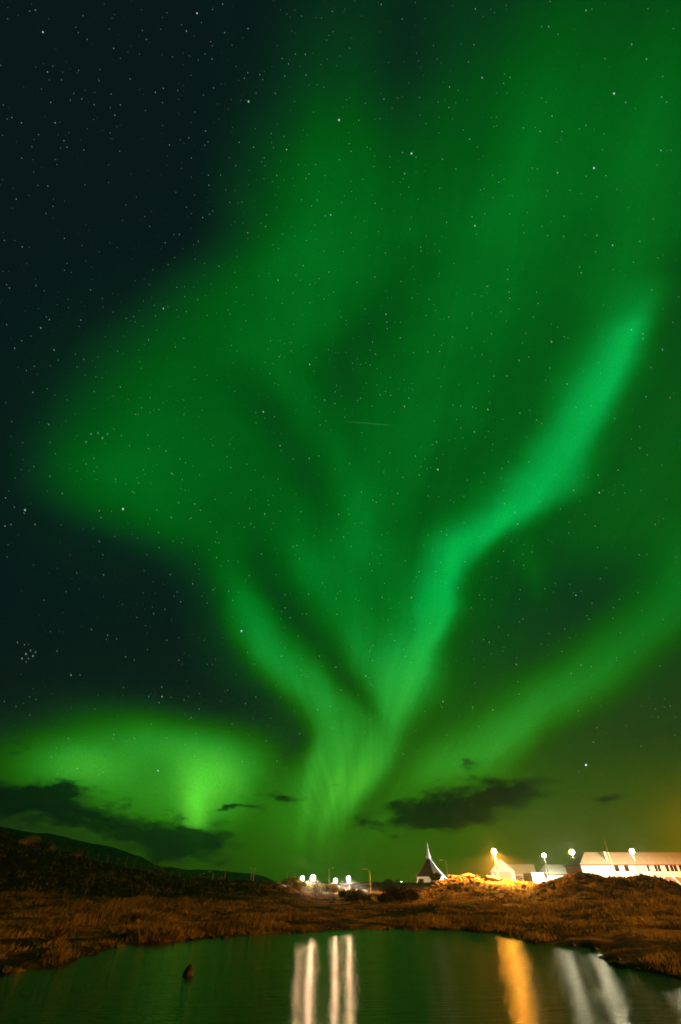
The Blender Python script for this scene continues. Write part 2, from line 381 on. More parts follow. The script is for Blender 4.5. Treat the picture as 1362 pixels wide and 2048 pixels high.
RIDGES = [
    # hillside on the left with the fence on its crest
    ridge([(-500, 1640), (-200, 1640), (0, 1664), (40, 1682), (80, 1698), (132, 1713), (171, 1722), (212, 1735), (250, 1743), (310, 1749), (355, 1761), (430, 1767), (500, 1769), (560, 1772), (620, 1790)], 110, 34, 60, 1.5, .22, 3),
    # low heath rise in the middle distance
    ridge([(200, 1790), (330, 1781), (420, 1776), (500, 1772), (560, 1777), (600, 1788), (660, 1800), (700, 1810)], 85, 22, 20, .25, .5, 5),
    ridge([(560, 1768), (620, 1768), (700, 1770), (760, 1770), (830, 1767), (900, 1768), (960, 1766)], 235, 40, 60, .1, .3, 6),
    # lamp-lit outcrop
    ridge([(835, 1790), (860, 1778), (880, 1766), (902, 1758), (940, 1757), (980, 1760), (1020, 1765), (1060, 1768), (1085, 1772), (1110, 1785)], 104, 30, 26, .8, .55, 11),
    # yard of the houses
    ridge([(930, 1772), (980, 1764), (1040, 1764), (1120, 1766), (1250, 1768), (1400, 1768), (1600, 1770), (1800, 1772)], 178, 30, 80, .05, .3, 12),
    # dark rocky mound in front of the school
    ridge([(1030, 1800), (1058, 1789), (1068, 1778), (1090, 1771), (1112, 1765), (1128, 1758), (1148, 1752), (1168, 1750), (1190, 1753), (1215, 1756), (1245, 1759), (1275, 1758), (1300, 1756), (1322, 1760), (1345, 1767), (1362, 1775), (1420, 1784), (1520, 1790), (1700, 1800)], 74, 13, 14, .9, .8, 21),
    # nearer grassy knoll on the right
    ridge([(1040, 1842), (1090, 1834), (1150, 1824), (1230, 1809), (1290, 1802), (1340, 1804), (1400, 1808), (1600, 1815)], 43, 8, 9, .2, .7, 31),
    ridge([(1100, 1866), (1180, 1856), (1260, 1852), (1330, 1860), (1400, 1868)], 30, 4, 4, .12, .9, 32),
    ridge([(-200, 1830), (0, 1835), (120, 1842), (250, 1848), (400, 1848), (520, 1846), (640, 1842)], 44, 7, 8, .15, .8, 41),
]
BX = np.array([0, .4, 1.2, 5, 15, 30, 60, 100, 150, 200, 330, 450, 1000, 12000.])
BZ = np.array([0, .08, .13, .18, .26, .36, .50, .85, 1.6, 2.4, 4.2, 4.6, 3.0, -2.])
def height(x, y):
    x = np.asarray(x, float); y = np.asarray(y, float)
    sd = pond_sd(x, y); r = np.hypot(x, y); az = np.arctan2(x, y)
    z = np.interp(sd, BX, BZ)
    sh = (fbm(x * 1.1, y * 1.1, 3, 90) - .5) * .30 * np.exp(-np.abs(sd) / 1.2)
    k = np.clip(sd / 12, 0, 1) * np.clip(900 / (r + 1), 0, 1)
    z = z + (fbm(x * .13, y * .13, 4, 50) - .5) * .42 * k + (fbm(x * .9, y * .9, 3, 60) - .5) * .14 * np.clip(sd / 2, 0, 1)
    for g in RIDGES:
        zr = np.interp(az, g['az'], g['z'], left=-9, right=-9)
        t = (r - g['D']) / np.where(r < g['D'], g['sf'], g['sb'])
        w = np.exp(-t * t) * (np.abs(az) < 1.2)
        rock = (fbm(x * g['rs'], y * g['rs'], 5, g['seed'], True) - .55) * g['rough'] * w
        z = z + np.maximum(0, zr - z) * w + rock * np.clip(sd / 6, 0, 1)
    return np.where(sd < 0, np.maximum(sd * .35, -.9) - .01 + sh, np.where(sd < 4, z + sh, np.maximum(z, .03)))
def gz(x, y): return float(height(np.array([x]), np.array([y]))[0])

azf = np.concatenate([np.arange(-180, -42, 3.0), np.arange(-42, 42.01, 0.085), np.arange(45, 180.1, 3.0)])
rr = np.concatenate([[0.3, 1.0], np.geomspace(2, 13, 24), np.geomspace(13.15, 330, 400), np.geomspace(337, 640, 36)])
AZ, RR = np.meshgrid(np.radians(azf), rr)
GX, GY = RR * np.sin(AZ), RR * np.cos(AZ)
GZ = height(GX, GY)
n_a, n_r = len(azf), len(rr)
idx = np.arange(n_a * n_r).reshape(n_r, n_a)
quads = np.stack([idx[:-1, :-1], idx[:-1, 1:], idx[1:, 1:], idx[1:, :-1]], -1).reshape(-1, 4)

def ground_material():
    m = bpy.data.materials.new('heath and dry grass'); m.use_nodes = True; t = m.node_tree; E.nt = t
    p = t.nodes['Principled BSDF']; p.inputs['Roughness'].default_value = .95; p.inputs['Specular IOR Level'].default_value = .1
    co = t.nodes.new('ShaderNodeTexCoord').outputs['Object']
    big = noise(co, .09, 4); mid = noise(vnode('MULTIPLY', co, (1, 1.0, 2.5)).outputs[0], .55, 5, .62); fine = noise(vnode('MULTIPLY', co, (1, 1, .5)).outputs[0], 5.0, 5, .65)
    geo = t.nodes.new('ShaderNodeNewGeometry'); sp = t.nodes.new('ShaderNodeSeparateXYZ'); t.links.new(geo.outputs['Normal'], sp.inputs[0])
    nz = E(sp.outputs[2])
    def mix(f, a, b):
        x = t.nodes.new('ShaderNodeMix'); x.data_type = 'RGBA'; t.links.new(f.s, x.inputs[0])
        for s_, v in ((x.inputs[6], a), (x.inputs[7], b)):
            if isinstance(v, tuple): s_.default_value = (*v, 1)
            else: t.links.new(v, s_)
        return x.outputs[2]
    grass = mix(smooth(fine, .3, .7), (.17, .095, .03), (.32, .19, .07))
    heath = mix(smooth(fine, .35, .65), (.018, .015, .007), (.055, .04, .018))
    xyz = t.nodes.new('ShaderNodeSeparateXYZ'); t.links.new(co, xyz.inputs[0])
    west_shift = smooth(E(xyz.outputs[0]) * -1.0, 4, 22) * smooth(E(xyz.outputs[1]), 46, 72)     # shifts the ground towards its darker heath colour on the western hillside
    c = mix(smooth(mid + (big - .5) * .8 - west_shift * .22, .47, .62), heath, grass)
    rock = mix(smooth(fine, .35, .7), (.09, .07, .05), (.25, .2, .15))
    c = mix(smooth(nz, .86, .70), c, rock)
    t.links.new(c, p.inputs['Base Color'])
    b = t.nodes.new('ShaderNodeBump'); b.inputs['Strength'].default_value = .8; b.inputs['Distance'].default_value = .25
    t.links.new((fine + mid).s, b.inputs['Height']); t.links.new(b.outputs[0], p.inputs['Normal'])
    return m
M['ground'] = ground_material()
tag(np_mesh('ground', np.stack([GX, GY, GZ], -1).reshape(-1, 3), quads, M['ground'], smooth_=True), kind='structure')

# pond
def water_material():
    m = bpy.data.materials.new('pond water'); m.use_nodes = True; t = m.node_tree; E.nt = t
    p = t.nodes['Principled BSDF']; p.inputs['Base Color'].default_value = (.003, .006, .004, 1)
    p.inputs['Roughness'].default_value = .095; p.inputs['IOR'].default_value = 1.33; p.inputs['Specular IOR Level'].default_value = .28
    co = t.nodes.new('ShaderNodeTexCoord').outputs['Object']
    a = noise(vnode('MULTIPLY', co, (.28, 2.4, 1)).outputs[0], 4.5, 4, .62)
    b_ = noise(vnode('MULTIPLY', co, (.3, 1.6, 1)).outputs[0], .6, 3, .5)
    b = t.nodes.new('ShaderNodeBump'); b.inputs['Strength'].default_value = 1.0; b.inputs['Distance'].default_value = .030
    t.links.new((a + b_ * .9).s, b.inputs['Height']); t.links.new(b.outputs[0], p.inputs['Normal'])
    return m
wm = MB(); wm.poly([(-30, -1, 0), (30, -1, 0), (30, 36, 0), (-30, 36, 0)])
wb = wm.build('pond_water', water_material()); tag(wb, kind='structure')

# far hills
def hill(name, pts, D, depth, rough, seed):
    q = [at(px, py, D) for px, py in pts]
    az = np.array([math.atan2(p.x, p.y) for p in q]); z = np.array([p.z for p in q])
    a = np.linspace(az[0], az[-1], 420); zz = np.interp(a, az, z)
    t = np.linspace(-1, 1, 60)
    A2, T2 = np.meshgrid(a, t); r = D + T2 * depth
    x, y = r * np.sin(A2), r * np.cos(A2)
    prof = np.maximum(0, 1 - np.abs(T2)) ** .9
    n = (fbm(x / D * 22, y / D * 22, 5, seed, True) - .55)
    hz_ = np.maximum(zz[None, :] - 1, 0) * prof * (1 + n * rough * (1 - prof ** 6)) + n * rough * 3 * (D / 1000) * prof - 1
    hz_ = np.where(np.abs(T2) > .99, -6, hz_)
    i = np.arange(hz_.size).reshape(hz_.shape)
    f = np.stack([i[:-1, :-1], i[:-1, 1:], i[1:, 1:], i[1:, :-1]], -1).reshape(-1, 4)
    return tag(np_mesh(name, np.stack([x, y, hz_], -1).reshape(-1, 3), f, M['mountain'], smooth_=True), kind='structure')
hill('hillside', [(-900, 1560), (-300, 1590), (-100, 1612), (0, 1637), (25, 1655), (45, 1673), (80, 1693), (120, 1712), (160, 1732), (220, 1752), (300, 1768), (340, 1780)], 225, 50, .5, 70)
hill('mountain', [(-900, 1540), (-400, 1580), (-60, 1628), (20, 1648), (60, 1655), (110, 1661), (180, 1678), (230, 1688), (290, 1708), (310, 1721), (330, 1727), (350, 1727), (375, 1732), (400, 1743), (430, 1760), (470, 1776)], 420, 90, .35, 80)
hill('far_hill', [(230, 1760), (300, 1745), (340, 1738), (365, 1734), (400, 1733), (450, 1736), (500, 1741), (530, 1747), (552, 1757), (575, 1770), (600, 1777)], 510, 80, .3, 90)

# ------------------------------------------------------------------ rocks
def rock_mesh(name, seed, sx, sy, sz, mat, sub=4, cuts=14, rough=.10):
    r_ = np.random.default_rng(seed)
    bm = bmesh.new(); bmesh.ops.create_icosphere(bm, subdivisions=sub, radius=1.0)
    v = np.array([p.co[:] for p in bm.verts])
    for _ in range(cuts):
        n = r_.normal(size=3); n /= np.linalg.norm(n); h = r_.uniform(.38, .82)
        d = v @ n; v -= np.maximum(d - h, 0)[:, None] * n
    v *= 1 + rough * (fbm(v[:, 0] * 3 + seed, v[:, 1] * 3 + v[:, 2] * 2.3, 4, seed) - .5)[:, None] * 2
    v *= (sx, sy, sz)
    for p, c in zip(bm.verts, v): p.co = c
    me = bpy.data.meshes.new(name); bm.to_mesh(me); bm.free()
    return link_mesh(name, me, mat)
# the single stone standing in the pond
s_w = on_plane(374, 1951)
def pond_stone():
    ring = []; k = 26; rows = 18; vs = []
    for j in range(rows):
        t = j / (rows - 1)
        for i in range(k):
            a = 2 * math.pi * i / k
            w = .15 * (1 - t) ** .5 + .012
            x = math.cos(a) * w * (1.0 + .16 * math.cos(3 * a + 1)) + .055 * t; y = math.sin(a) * w * .8
            n = float(fbm(np.array([x * 9 + 3]), np.array([y * 9 + t * 5]), 4, 5)[0]) - .5
            vs.append((x * (1 + n * .35), y * (1 + n * .35), -.10 + t * .29))
    f = [(j * k + i, j * k + (i + 1) % k, (j + 1) * k + (i + 1) % k, (j + 1) * k + i) for j in range(rows - 1) for i in range(k)]
    o = np_mesh('boulder', vs, f, M['wet_rock'], smooth_=True); o.location = (s_w.x, s_w.y, 0)
    return o
tag(pond_stone(), 'small pointed dark stone standing alone in the pond', 'stone')

def boulder(px, py, D, w, h, seed, label, mat='rock', group=None, sink=.35):
    p = at(px, py, D); o = rock_mesh('boulder', seed, w / 2, w / 2 * random.uniform(.7, 1), h / 2, M[mat], 4, 28, .16)
    o.location = (p.x, p.y, gz(p.x, p.y) + h / 2 - sink * h); o.rotation_euler = (random.uniform(-.25, .25), random.uniform(-.25, .25), random.uniform(0, 6.3))
    return tag(o, label, 'boulder', group)
G_OUT = 'boulders of the lamp-lit outcrop'; L_OUT = 'jagged boulder lying on the orange lit outcrop left of the gabled house'
r2 = random.Random(3)
for i in range(70):
    D = r2.uniform(62, 106); t = (D - 62) / 44
    px = r2.uniform(868, 1058) if t > .35 else r2.uniform(880, 1010)
    h = r2.uniform(.4, 1.15) * (1.15 if px < 960 else .8) * (.55 + .45 * t)
    boulder(px, 1775, D, h * r2.uniform(1.5, 2.8), h, 100 + i, L_OUT, 'rock', G_OUT)
boulder(938, 1775, 92, 3.6, 1.9, 201, 'big dark boulder at the middle of the orange lit outcrop', 'rock')
boulder(985, 1775, 92, 4.8, 1.5, 202, 'broad dark flat-topped rock on the right half of the orange lit outcrop', 'rock')
boulder(885, 1785, 84, 1.9, 1.1, 203, 'dark boulder at the left foot of the orange lit outcrop', 'rock')
for i, (px, D, w, h, lab) in enumerate([
        (45, 106, 5.0, 2.4, 'pale rock slab on the dark hillside at the left edge'),
        (84, 105, 5.0, 3.4, 'squarish pale rock on the dark hillside above the long slope'),
        (142, 104, 3.2, 3.6, 'upright pale rock at the foot of the fence line'),
        (20, 96, 5.0, 2.4, 'low dim rock at the foot of the left hillside'),
        (405, 118, 7.0, 2.6, 'reddish rock hump behind the left street lamps'),
        (440, 122, 6.5, 2.9, 'reddish rock between the left street lamps and the far hill'),
        (470, 122, 5.0, 2.0, 'low reddish rock right of the left street lamps')]):
    boulder(px, 1740, D, w, h, 300 + i, lab, 'rock', sink=.55)
G_M = 'stones on the dark mound'
for i in range(26):
    px = r2.uniform(1060, 1400); D = r2.uniform(68, 76); h = r2.uniform(.3, .75)
    boulder(px, 1765, D, h * r2.uniform(1.4, 2.2), h, 400 + i, 'ragged dark stone on the crest of the mound in front of the school', 'rock', G_M, .45)
for i, (px, py) in enumerate([(452, 1876), (1190, 1900), (1240, 1934)]):
    p = on_plane(px, py); o = rock_mesh('boulder', 500 + i, .22, .18, .13, M['wet_rock'], 3); o.location = (p.x, p.y, .02)
    tag(o, ['little dark stone at the left shore of the pond', 'little dark stone in the notch of the right shore', 'little dark stone at the tip of the right bank'][i], 'stone')

sr = random.Random(12)
for i in range(22):
    a_, b_ = sr.choice(list(zip(pond[:len(SHORE) - 1], pond[1:len(SHORE)]))); t = sr.random()
    x, y = a_[0] + (b_[0] - a_[0]) * t + sr.uniform(-.3, .3), a_[1] + (b_[1] - a_[1]) * t + sr.uniform(-.3, .3); w = sr.uniform(.08, .22)
    o = rock_mesh('boulder', 600 + i, w, w * .8, w * .6, M['wet_rock'], 3); o.location = (x, y, max(gz(x, y), 0) + w * .1); o.rotation_euler = (0, 0, sr.uniform(0, 6))
    tag(o, 'small wet stone lying at the grassy waterline of the pond', 'stone', 'stones along the waterline')

# ------------------------------------------------------------------ shrubs: stems and many small leaves
def shrub(px, D, w, h, label, mat='leaf', n=2600, leaf=.13, group=None, seed=0, pyb=1780):
    p = at(px, pyb, D); z = gz(p.x, p.y); root = thing('shrub', label, 'shrub', (p.x, p.y, z - .05), 0, group)
    r_ = np.random.default_rng(seed + 1000)
    st = MB(); cl = []
    for i in range(16):
        a = r_.uniform(0, 6.28); q = r_.uniform(.15, 1) ** .6
        tip = Vector((math.cos(a) * w * .46 * q, math.sin(a) * w * .40 * q, h * (1.02 - .55 * q * q) * r_.uniform(.8, 1.05)))
        mid = tip * .5 + Vector((r_.uniform(-.1, .1), r_.uniform(-.1, .1), .12 * h))
        st.tube((0, 0, 0), mid, .05, .03, 6); st.tube(mid, tip, .03, .012, 6)
        cl += [(mid * .8 + tip * .2, .17 * w), (tip, .13 * w), ((mid + tip) / 2, .16 * w)]
    st.build('stem', M['bark'], root)
    k = r_.integers(0, len(cl), n); cen = np.array([cl[i][0][:] for i in k]); rad = np.array([cl[i][1] for i in k])
    d = r_.normal(size=(n, 3)); d /= np.linalg.norm(d, axis=1)[:, None]
    pos = cen + d * (rad * r_.uniform(.2, 1, n) ** .5)[:, None] * (1, 1, .8); pos[:, 2] = np.maximum(pos[:, 2], .05)
    u = r_.normal(size=(n, 3)); u /= np.linalg.norm(u, axis=1)[:, None]; v = np.cross(u, r_.normal(size=(n, 3))); v /= np.linalg.norm(v, axis=1)[:, None]
    s = (leaf * r_.uniform(.6, 1.4, n))[:, None]
    vs = np.stack([pos - u * s, pos + v * s * .45, pos + u * s, pos - v * s * .45], 1).reshape(-1, 3)
    np_mesh('crown', vs, np.arange(4 * n).reshape(-1, 4), M[mat], root)
    return root
SH = [(583, 100, 4.2, 1.5, 'shrub left of the paired floodlights'), (612, 96, 4.6, 1.2, 'yellow green shrub below the leftmost floodlight'), (640, 92, 4.6, 1.25, 'yellow green shrub below and right of the paired floodlights'),
      (663, 90, 3.4, 1.35, 'rounded yellow shrub below the lowest floodlight'), (691, 68, 2.4, .85, 'broad lit shrub at the left end of the low thicket'),
      (712, 66, 2.6, .95, 'broad lit shrub in the middle of the low thicket'), (733, 64, 2.2, .75, 'lit shrub at the right end of the low thicket'),
      (752, 74, 1.8, .55, 'small pale shrub beside the tall unlit lamp post'), (780, 70, 2.2, .6, 'small yellow shrub half behind the dark bush'), (598, 90, 3.0, .9, 'low shrub in front of the shrub left of the paired floodlights')]
for i, (px, D, w, h, lab) in enumerate(SH): shrub(px, D, w, h, lab, 'leaf', 1900, .10, None, i)
for i, (px, D, w, h, lab) in enumerate([(792, 62, 3.4, 1.25, 'dark bush on the near heath below the church'), (815, 63, 2.8, .9, 'low dark bush right beside the darker bush below the church'),
                                        (770, 61, 2.2, .6, 'low dark heather clump left of the dark bush'), (872, 330, 9, 4.2, 'dark shrub standing in front of the church')]):
    shrub(px, D, w, h, lab, 'dark_leaf', 5000, .07 if D < 100 else .3, None, 40 + i)

# ------------------------------------------------------------------ lamps and poles
def sphere(name, c, r, mat, parent, sub=2):
    bm = bmesh.new(); bmesh.ops.create_icosphere(bm, subdivisions=sub, radius=r)
    me = bpy.data.meshes.new(name); bm.to_mesh(me); bm.free(); o = link_mesh(name, me, mat, parent, True); o.location = c; return o
LIGHT = {'bulb_white': (1, .91, .62), 'bulb_orange': (1, .36, .04), 'bulb_pink': (1, .80, .55)}
def street_lamp(px, py, Yd, label, bulb=None, rb=.34, arm=0.0, name='street_lamp', group=None, power=0, cone=84, aim=0, blend=.12):
    top = aty(px, py, Yd); g = gz(top.x, top.y); rb *= 1.12
    H = top.z - g
    root = thing(name, label, 'street lamp', (top.x, top.y, g), 0, group)
    pole = MB(); q = 1 if bulb else min(1, Yd / 190); pole.tube((0, 0, -.3), (0, 0, H * .35), .11 * q, .095 * q); pole.tube((0, 0, H * .35), (0, 0, H - (.45 if bulb else .05)), .085 * q, .06 * q)
    pole.tube((0, 0, -.3), (0, 0, .5), .16 * q, .16 * q)
    pole.build('pole', M['dark_steel' if bulb else 'trim'], root, True)
    if arm:
        a = MB(); a.tube((0, 0, H - .1), (arm * .6, 0, H + .22), .045, .04); a.tube((arm * .6, 0, H + .22), (arm, 0, H + .25), .04, .04); a.build('arm', M['steel'], root, True)
        hd = MB(); s_ = 1 if arm > 0 else -1
        hd.hull([(arm, -.16, H + .16), (arm + .75 * s_, -.13, H + .2), (arm + .75 * s_, .13, H + .2), (arm, .16, H + .16)],
                [(arm, -.1, H + .33), (arm + .7 * s_, -.08, H + .32), (arm + .7 * s_, .08, H + .32), (arm, .1, H + .33)])
        hd.build('lamp_head', M['trim'], root)
    if bulb:
        hd = MB(); hd.tube((0, 0, H - .5), (0, 0, H - rb * .9), .10, .14); hd.build('lamp_head', M['steel'], root)
        cp_ = MB(); cp_.tube((0, 0, H + rb * .8), (0, 0, H + rb * 1.25), rb * .6, rb * .15); cp_.build('lamp_cap', M['steel'], root)
        sphere('bulb', (0, 0, H), rb, M[bulb], root)
        if power:
            ld = bpy.data.lights.new('lamp_light', 'SPOT'); lo = bpy.data.objects.new('lamp_light', ld); COL.objects.link(lo); lo.parent = root
            ld.energy = power; ld.color = LIGHT[bulb]; ld.spot_size = R(cone * 2); ld.spot_blend = blend; ld.shadow_soft_size = .15
            lo.location = (0, (rb + .45) * (1 if aim > 5 else -1), H - .1); lo.rotation_euler = (R(aim), 0, 0)
    return root
street_lamp(988, 1703, 88, 'tall street lamp with orange sodium light left of the gabled house', 'bulb_orange', .31, power=90000, aim=1, blend=.03)
street_lamp(1088, 1711, 144, 'lit white street lamp right of the gabled house, smallest of the three white lamps', 'bulb_white', .38, power=36000, aim=16)
street_lamp(1143.5, 1704, 142, 'lit white street lamp in front of the grey hipped roof', 'bulb_white', .48, power=5000, aim=8)
street_lamp(1264, 1703, 112, 'lit white street lamp in front of the school facade', 'bulb_white', .36, power=24000, aim=14)
street_lamp(1462, 1668, 92, 'orange street lamp just right of the school front', 'bulb_orange', .3, power=100000, aim=14)
for px, py, Yd, lab, rb in [(605, 1756, 108, 'floodlight on a short pole, leftmost of the four by the shrubs', .27), (626, 1755, 106, 'brightest floodlight above the yellow shrubs, second from the left', .36),
                            (671, 1761, 106, 'lowest floodlight on a short pole above the rounded shrub', .27), (697, 1757, 108, 'floodlight at the right end of the row over the low white wall', .29)]:
    street_lamp(px, py, Yd, lab, 'bulb_pink', rb, name='floodlight', power=32000, cone=40, aim=-47.5, blend=.015)
# the tall road lamp out to the right that lights both banks
rl = thing('street_lamp', 'tall orange road lamp beyond the right edge of the view', 'street lamp', (44, 8, gz(44, 8)))
m = MB(); m.tube((0, 0, -.3), (0, 0, 8.8), .14, .08); m.build('pole', M['steel'], rl, True)
m = MB(); m.tube((0, 0, 9.3), (0, 0, 9.7), .3, .08); m.build('lamp_cap', M['steel'], rl)
sphere('bulb', (0, 0, 9), .4, M['bulb_road'], rl)
for px, py, Yd, arm, lab in [(892, 1723, 120, -.7, 'unlit street lamp with a short arm right of the church'), (739.5, 1742, 88, -.5, 'unlit street lamp rising from the dark slope right of the floodlights'),
                             (658, 1738, 190, .9, 'unlit street lamp between the floodlight pairs'), (590, 1746, 210, 0, 'thin unlit pole left of the floodlights'), (575, 1746, 230, 0, 'thinnest unlit pole at the foot of the far hill'),
                             (757, 1752, 290, 0, 'short pale pole left of the small red-roofed house'), (822, 1752, 290, 0, 'short pale pole left of the church'), (451, 1742, 165, -.9, 'unlit street lamp, right one of the left bank trio'),
                             (427, 1745, 172, -.9, 'unlit street lamp, middle one of the left bank trio'), (400, 1749, 176, .8, 'unlit street lamp, left one of the left bank trio'),
                             (504, 1739, 200, .8, 'unlit pole, left of the pair before the far hill'), (509, 1738, 205, -.8, 'unlit pole, right of the pair before the far hill'),
                             (900, 1749, 255, 0, 'short slim pole beside the street lamp right of the church')]:
    street_lamp(px, py, Yd, lab, None, arm=arm)
# church floodlights, hidden on the ground; left one added to brighten its wall
cp = aty(862, 1763, 360)
for dx, dy, pw, lcol, lab in [(17, -9, 60000, (1, .96, .86), 'small ground floodlight right of the church aimed at its white boards'), (-20, -14, 11000, (1, .70, .40), 'unseen dim warm fill light added left of the church porch')]:
    x, y = cp.x + dx, cp.y + dy; g = gz(x, y); rt = thing('ground_floodlight', lab, 'floodlight', (x, y, g))
    m = MB(); m.box(-.3, -.15, -.2, .3, .15, .35); m.build('housing', M['steel'], rt); sphere('bulb', (-.1, 0, .5), .12, M['bulb_church'], rt)
    ld = bpy.data.lights.new('lamp_light', 'SPOT'); lo = bpy.data.objects.new('lamp_light', ld); COL.objects.link(lo); lo.parent = rt
    ld.energy = pw; ld.color = lcol; ld.spot_size = R(100); ld.spot_blend = .3; ld.shadow_soft_size = .15; lo.location = (-.2, .3, 1.1)
    lo.rotation_euler = Vector((-dx, -dy, 7)).to_track_quat('-Z', 'Y').to_euler()
# flagpole
ft = aty(1208.5, 1681, 117); g = gz(ft.x, ft.y); rt = thing('flagpole', 'bare dark flagpole in front of the school', 'flagpole', (ft.x, ft.y, g))
m = MB(); m.tube((0, 0, -.2), (0, 0, ft.z - g), .10, .05); m.build('pole', M['wood'], rt, True)
sphere('finial', (0, 0, ft.z - g), .1, M['wood'], rt, 2)
# fence on the left crest
FP = [(95, 1700), (132, 1712), (152, 1717), (171, 1720), (193, 1728), (212, 1734), (231, 1738), (248, 1741), (264, 1743), (280, 1744), (296, 1745), (309, 1746), (318, 1750), (325, 1754), (341, 1760), (355, 1763)]
fr = thing('wire_fence', 'old wire fence with slim posts along the left hill crest', 'fence')
tops = []
for px, py in FP:
    p = at(px, py, 109); g = gz(p.x, p.y); b = MB(); h = random.uniform(1.25, 1.6); dx = random.uniform(-.06, .1)
    b.tube((p.x, p.y, g - .3), (p.x + dx, p.y, g + h), .07, .055, 7); b.build('post', M['wood'], fr); tops.append(Vector((p.x + dx, p.y, g + h)))
wv = MB()
for a, b in zip(tops, tops[1:]):
    for dz in (-.12, -.5, -.9): wv.tube(a + Vector((0, -.07, dz)), b + Vector((0, -.07, dz)), .012, .012, 5)
wv.build('wire', M['wire'], fr)

# ------------------------------------------------------------------ buildings (local x along the facade, y away from the viewer)
def facade(name, label, cat, px0, px1, py, Yd, group=None):
    a = aty(px0, py, Yd); b = aty(px1, py, Yd)
    return thing(name, label, cat, (a.x, a.y, a.z)), b.x - a.x, a
def zof(py, Yd): return aty(1100, py, Yd).z
def window(x0, x1, z0, z1, parent, glass='glass', y=0.0, split=1):
    f = MB(); t = .09
    f.box(x0 - t, y - .05, z0 - t, x1 + t, y - .005, z0); f.box(x0 - t, y - .05, z1, x1 + t, y - .005, z1 + t)
    f.box(x0 - t, y - .05, z0, x0, y - .005, z1); f.box(x1, y - .05, z0, x1 + t, y - .005, z1)
    for i in range(1, split):
        xm = x0 + (x1 - x0) * i / split; f.box(xm - .04, y - .045, z0, xm + .04, y - .006, z1)
    w = f.build('window', M['trim'], parent)
    p = MB(); p.box(x0, y - .025, z0, x1, y - .003, z1); p.build('pane', M[glass], w); return w
def hip_roof(L, d, ze, zr, inset0, inset1, oh=.35, thick=.14):
    x0, x1, y0, y1 = -oh, L + oh, -oh, d + oh; ym = d / 2
    m = MB(); e = [(x0, y0, ze), (x1, y0, ze), (x1, y1, ze), (x0, y1, ze)]; low = [(x, y, ze - thick) for x, y, z in e]
    r0, r1 = (inset0, ym, zr), (L - inset1, ym, zr)
    m.poly([e[0], e[1], r1, r0]); m.poly([e[2], e[3], r0, r1]); m.poly([e[1], e[2], r1]); m.poly([e[3], e[0], r0])
    m.poly(low[::-1])
    for i in range(4): j = (i + 1) % 4; m.poly([low[i], low[j], e[j], e[i]])
    return m

# school: long white block under a pale hipped roof
SY = 125
rt, L, a = facade('school_building', 'long white school block with a pale hipped roof and a row of windows', 'building', 1173, 1560, 1772, SY)
z0 = a.z; ze = zof(1729, SY) - z0; zr = zof(1704.5, SY + 4.5) - z0
m = MB(); m.box(0, 0, -1.5, L, 9, ze - .12); m.build('wall', M['white_wall'], rt)
hip_roof(L, 9, ze, zr, 3.6, 3.6).build('roof', M['pale_roof'], rt)
def lx(px, py): return aty(px, py, SY).x - a.x
zt, zb = zof(1730, SY) - z0, zof(1743, SY) - z0
for p0, p1, gl, sp in [(1228.5, 1238, 'glass', 1), (1248.5, 1257.5, 'glass', 1), (1266, 1279, 'curtain', 2), (1281, 1291, 'curtain', 2), (1294, 1301, 'glass', 1), (1309, 1321, 'glass', 2), (1331, 1337.5, 'glass', 1), (1340, 1354, 'glass', 2),
                       (1358, 1372, 'glass', 2), (1384, 1398, 'glass', 2), (1410, 1424, 'glass', 2), (1440, 1452, 'glass', 1), (1470, 1482, 'glass', 1)]:
    window(lx(p0, 1736), lx(p1, 1736), zb, zt - .06, rt, gl, 0, sp)
zt2, zb2 = zof(1755, SY) - z0, zof(1760, SY) - z0
for p0, p1 in [(1250, 1257), (1268, 1276), (1285, 1293), (1305, 1313), (1321, 1327), (1335, 1344)]:
    window(lx(p0, 1757), lx(p1, 1757), zb2, zt2, rt, 'glass')
m = MB(); m.box(-.02, -.06, zof(1751.5, SY) - z0, L + .02, -.002, zof(1750, SY) - z0); m.build('band', M['pale_roof'], rt)
gt = MB(); gt.tube((-.4, -.45, ze - .05), (L + .4, -.45, ze - .05), .09, .09, 8); gt.build('gutter', M['brown_wall'], rt)
for p in (1262, 1302):
    d_ = MB(); d_.tube((lx(p, 1745), -.12, zb2 - .8), (lx(p, 1745), -.12, ze - .1), .06, .06, 7); d_.build('drainpipe', M['trim'], rt)
xs = lx(1217, 1712); slope = (zr - ze) / 4.85
m = MB(); yy = 1.2; m.box(xs - .25, yy, ze + slope * yy - .1, xs + .25, yy + 2.8, zr - .05); m.build('chimney', M['cream_wall'], rt)
# ramp with white boards at its right end
q = aty(1346, 1752, 116); rr_ = thing('entrance_shed', 'little brown shed with white barge boards at the school corner', 'shed', (q.x, q.y, gz(q.x, q.y)))
hh = q.z - gz(q.x, q.y)
m = MB(); m.hull([(-.6, 0, -.5), (6, 0, -.5), (6, 3, -.5), (-.6, 3, -.5)], [(0, 0, hh - .1), (6, 0, hh - .7), (6, 3, hh - .7), (0, 3, hh - .1)]); m.build('wall', M['brown_wall'], rr_)
m = MB(); m.tube((-.35, -.1, hh + .1), (1.9, -.1, -.4), .13, .13, 6); m.tube((-.35, -.1, hh + .1), (6.2, -.1, hh - .55), .13, .13, 6); m.build('barge_board', M['trim'], rr_)

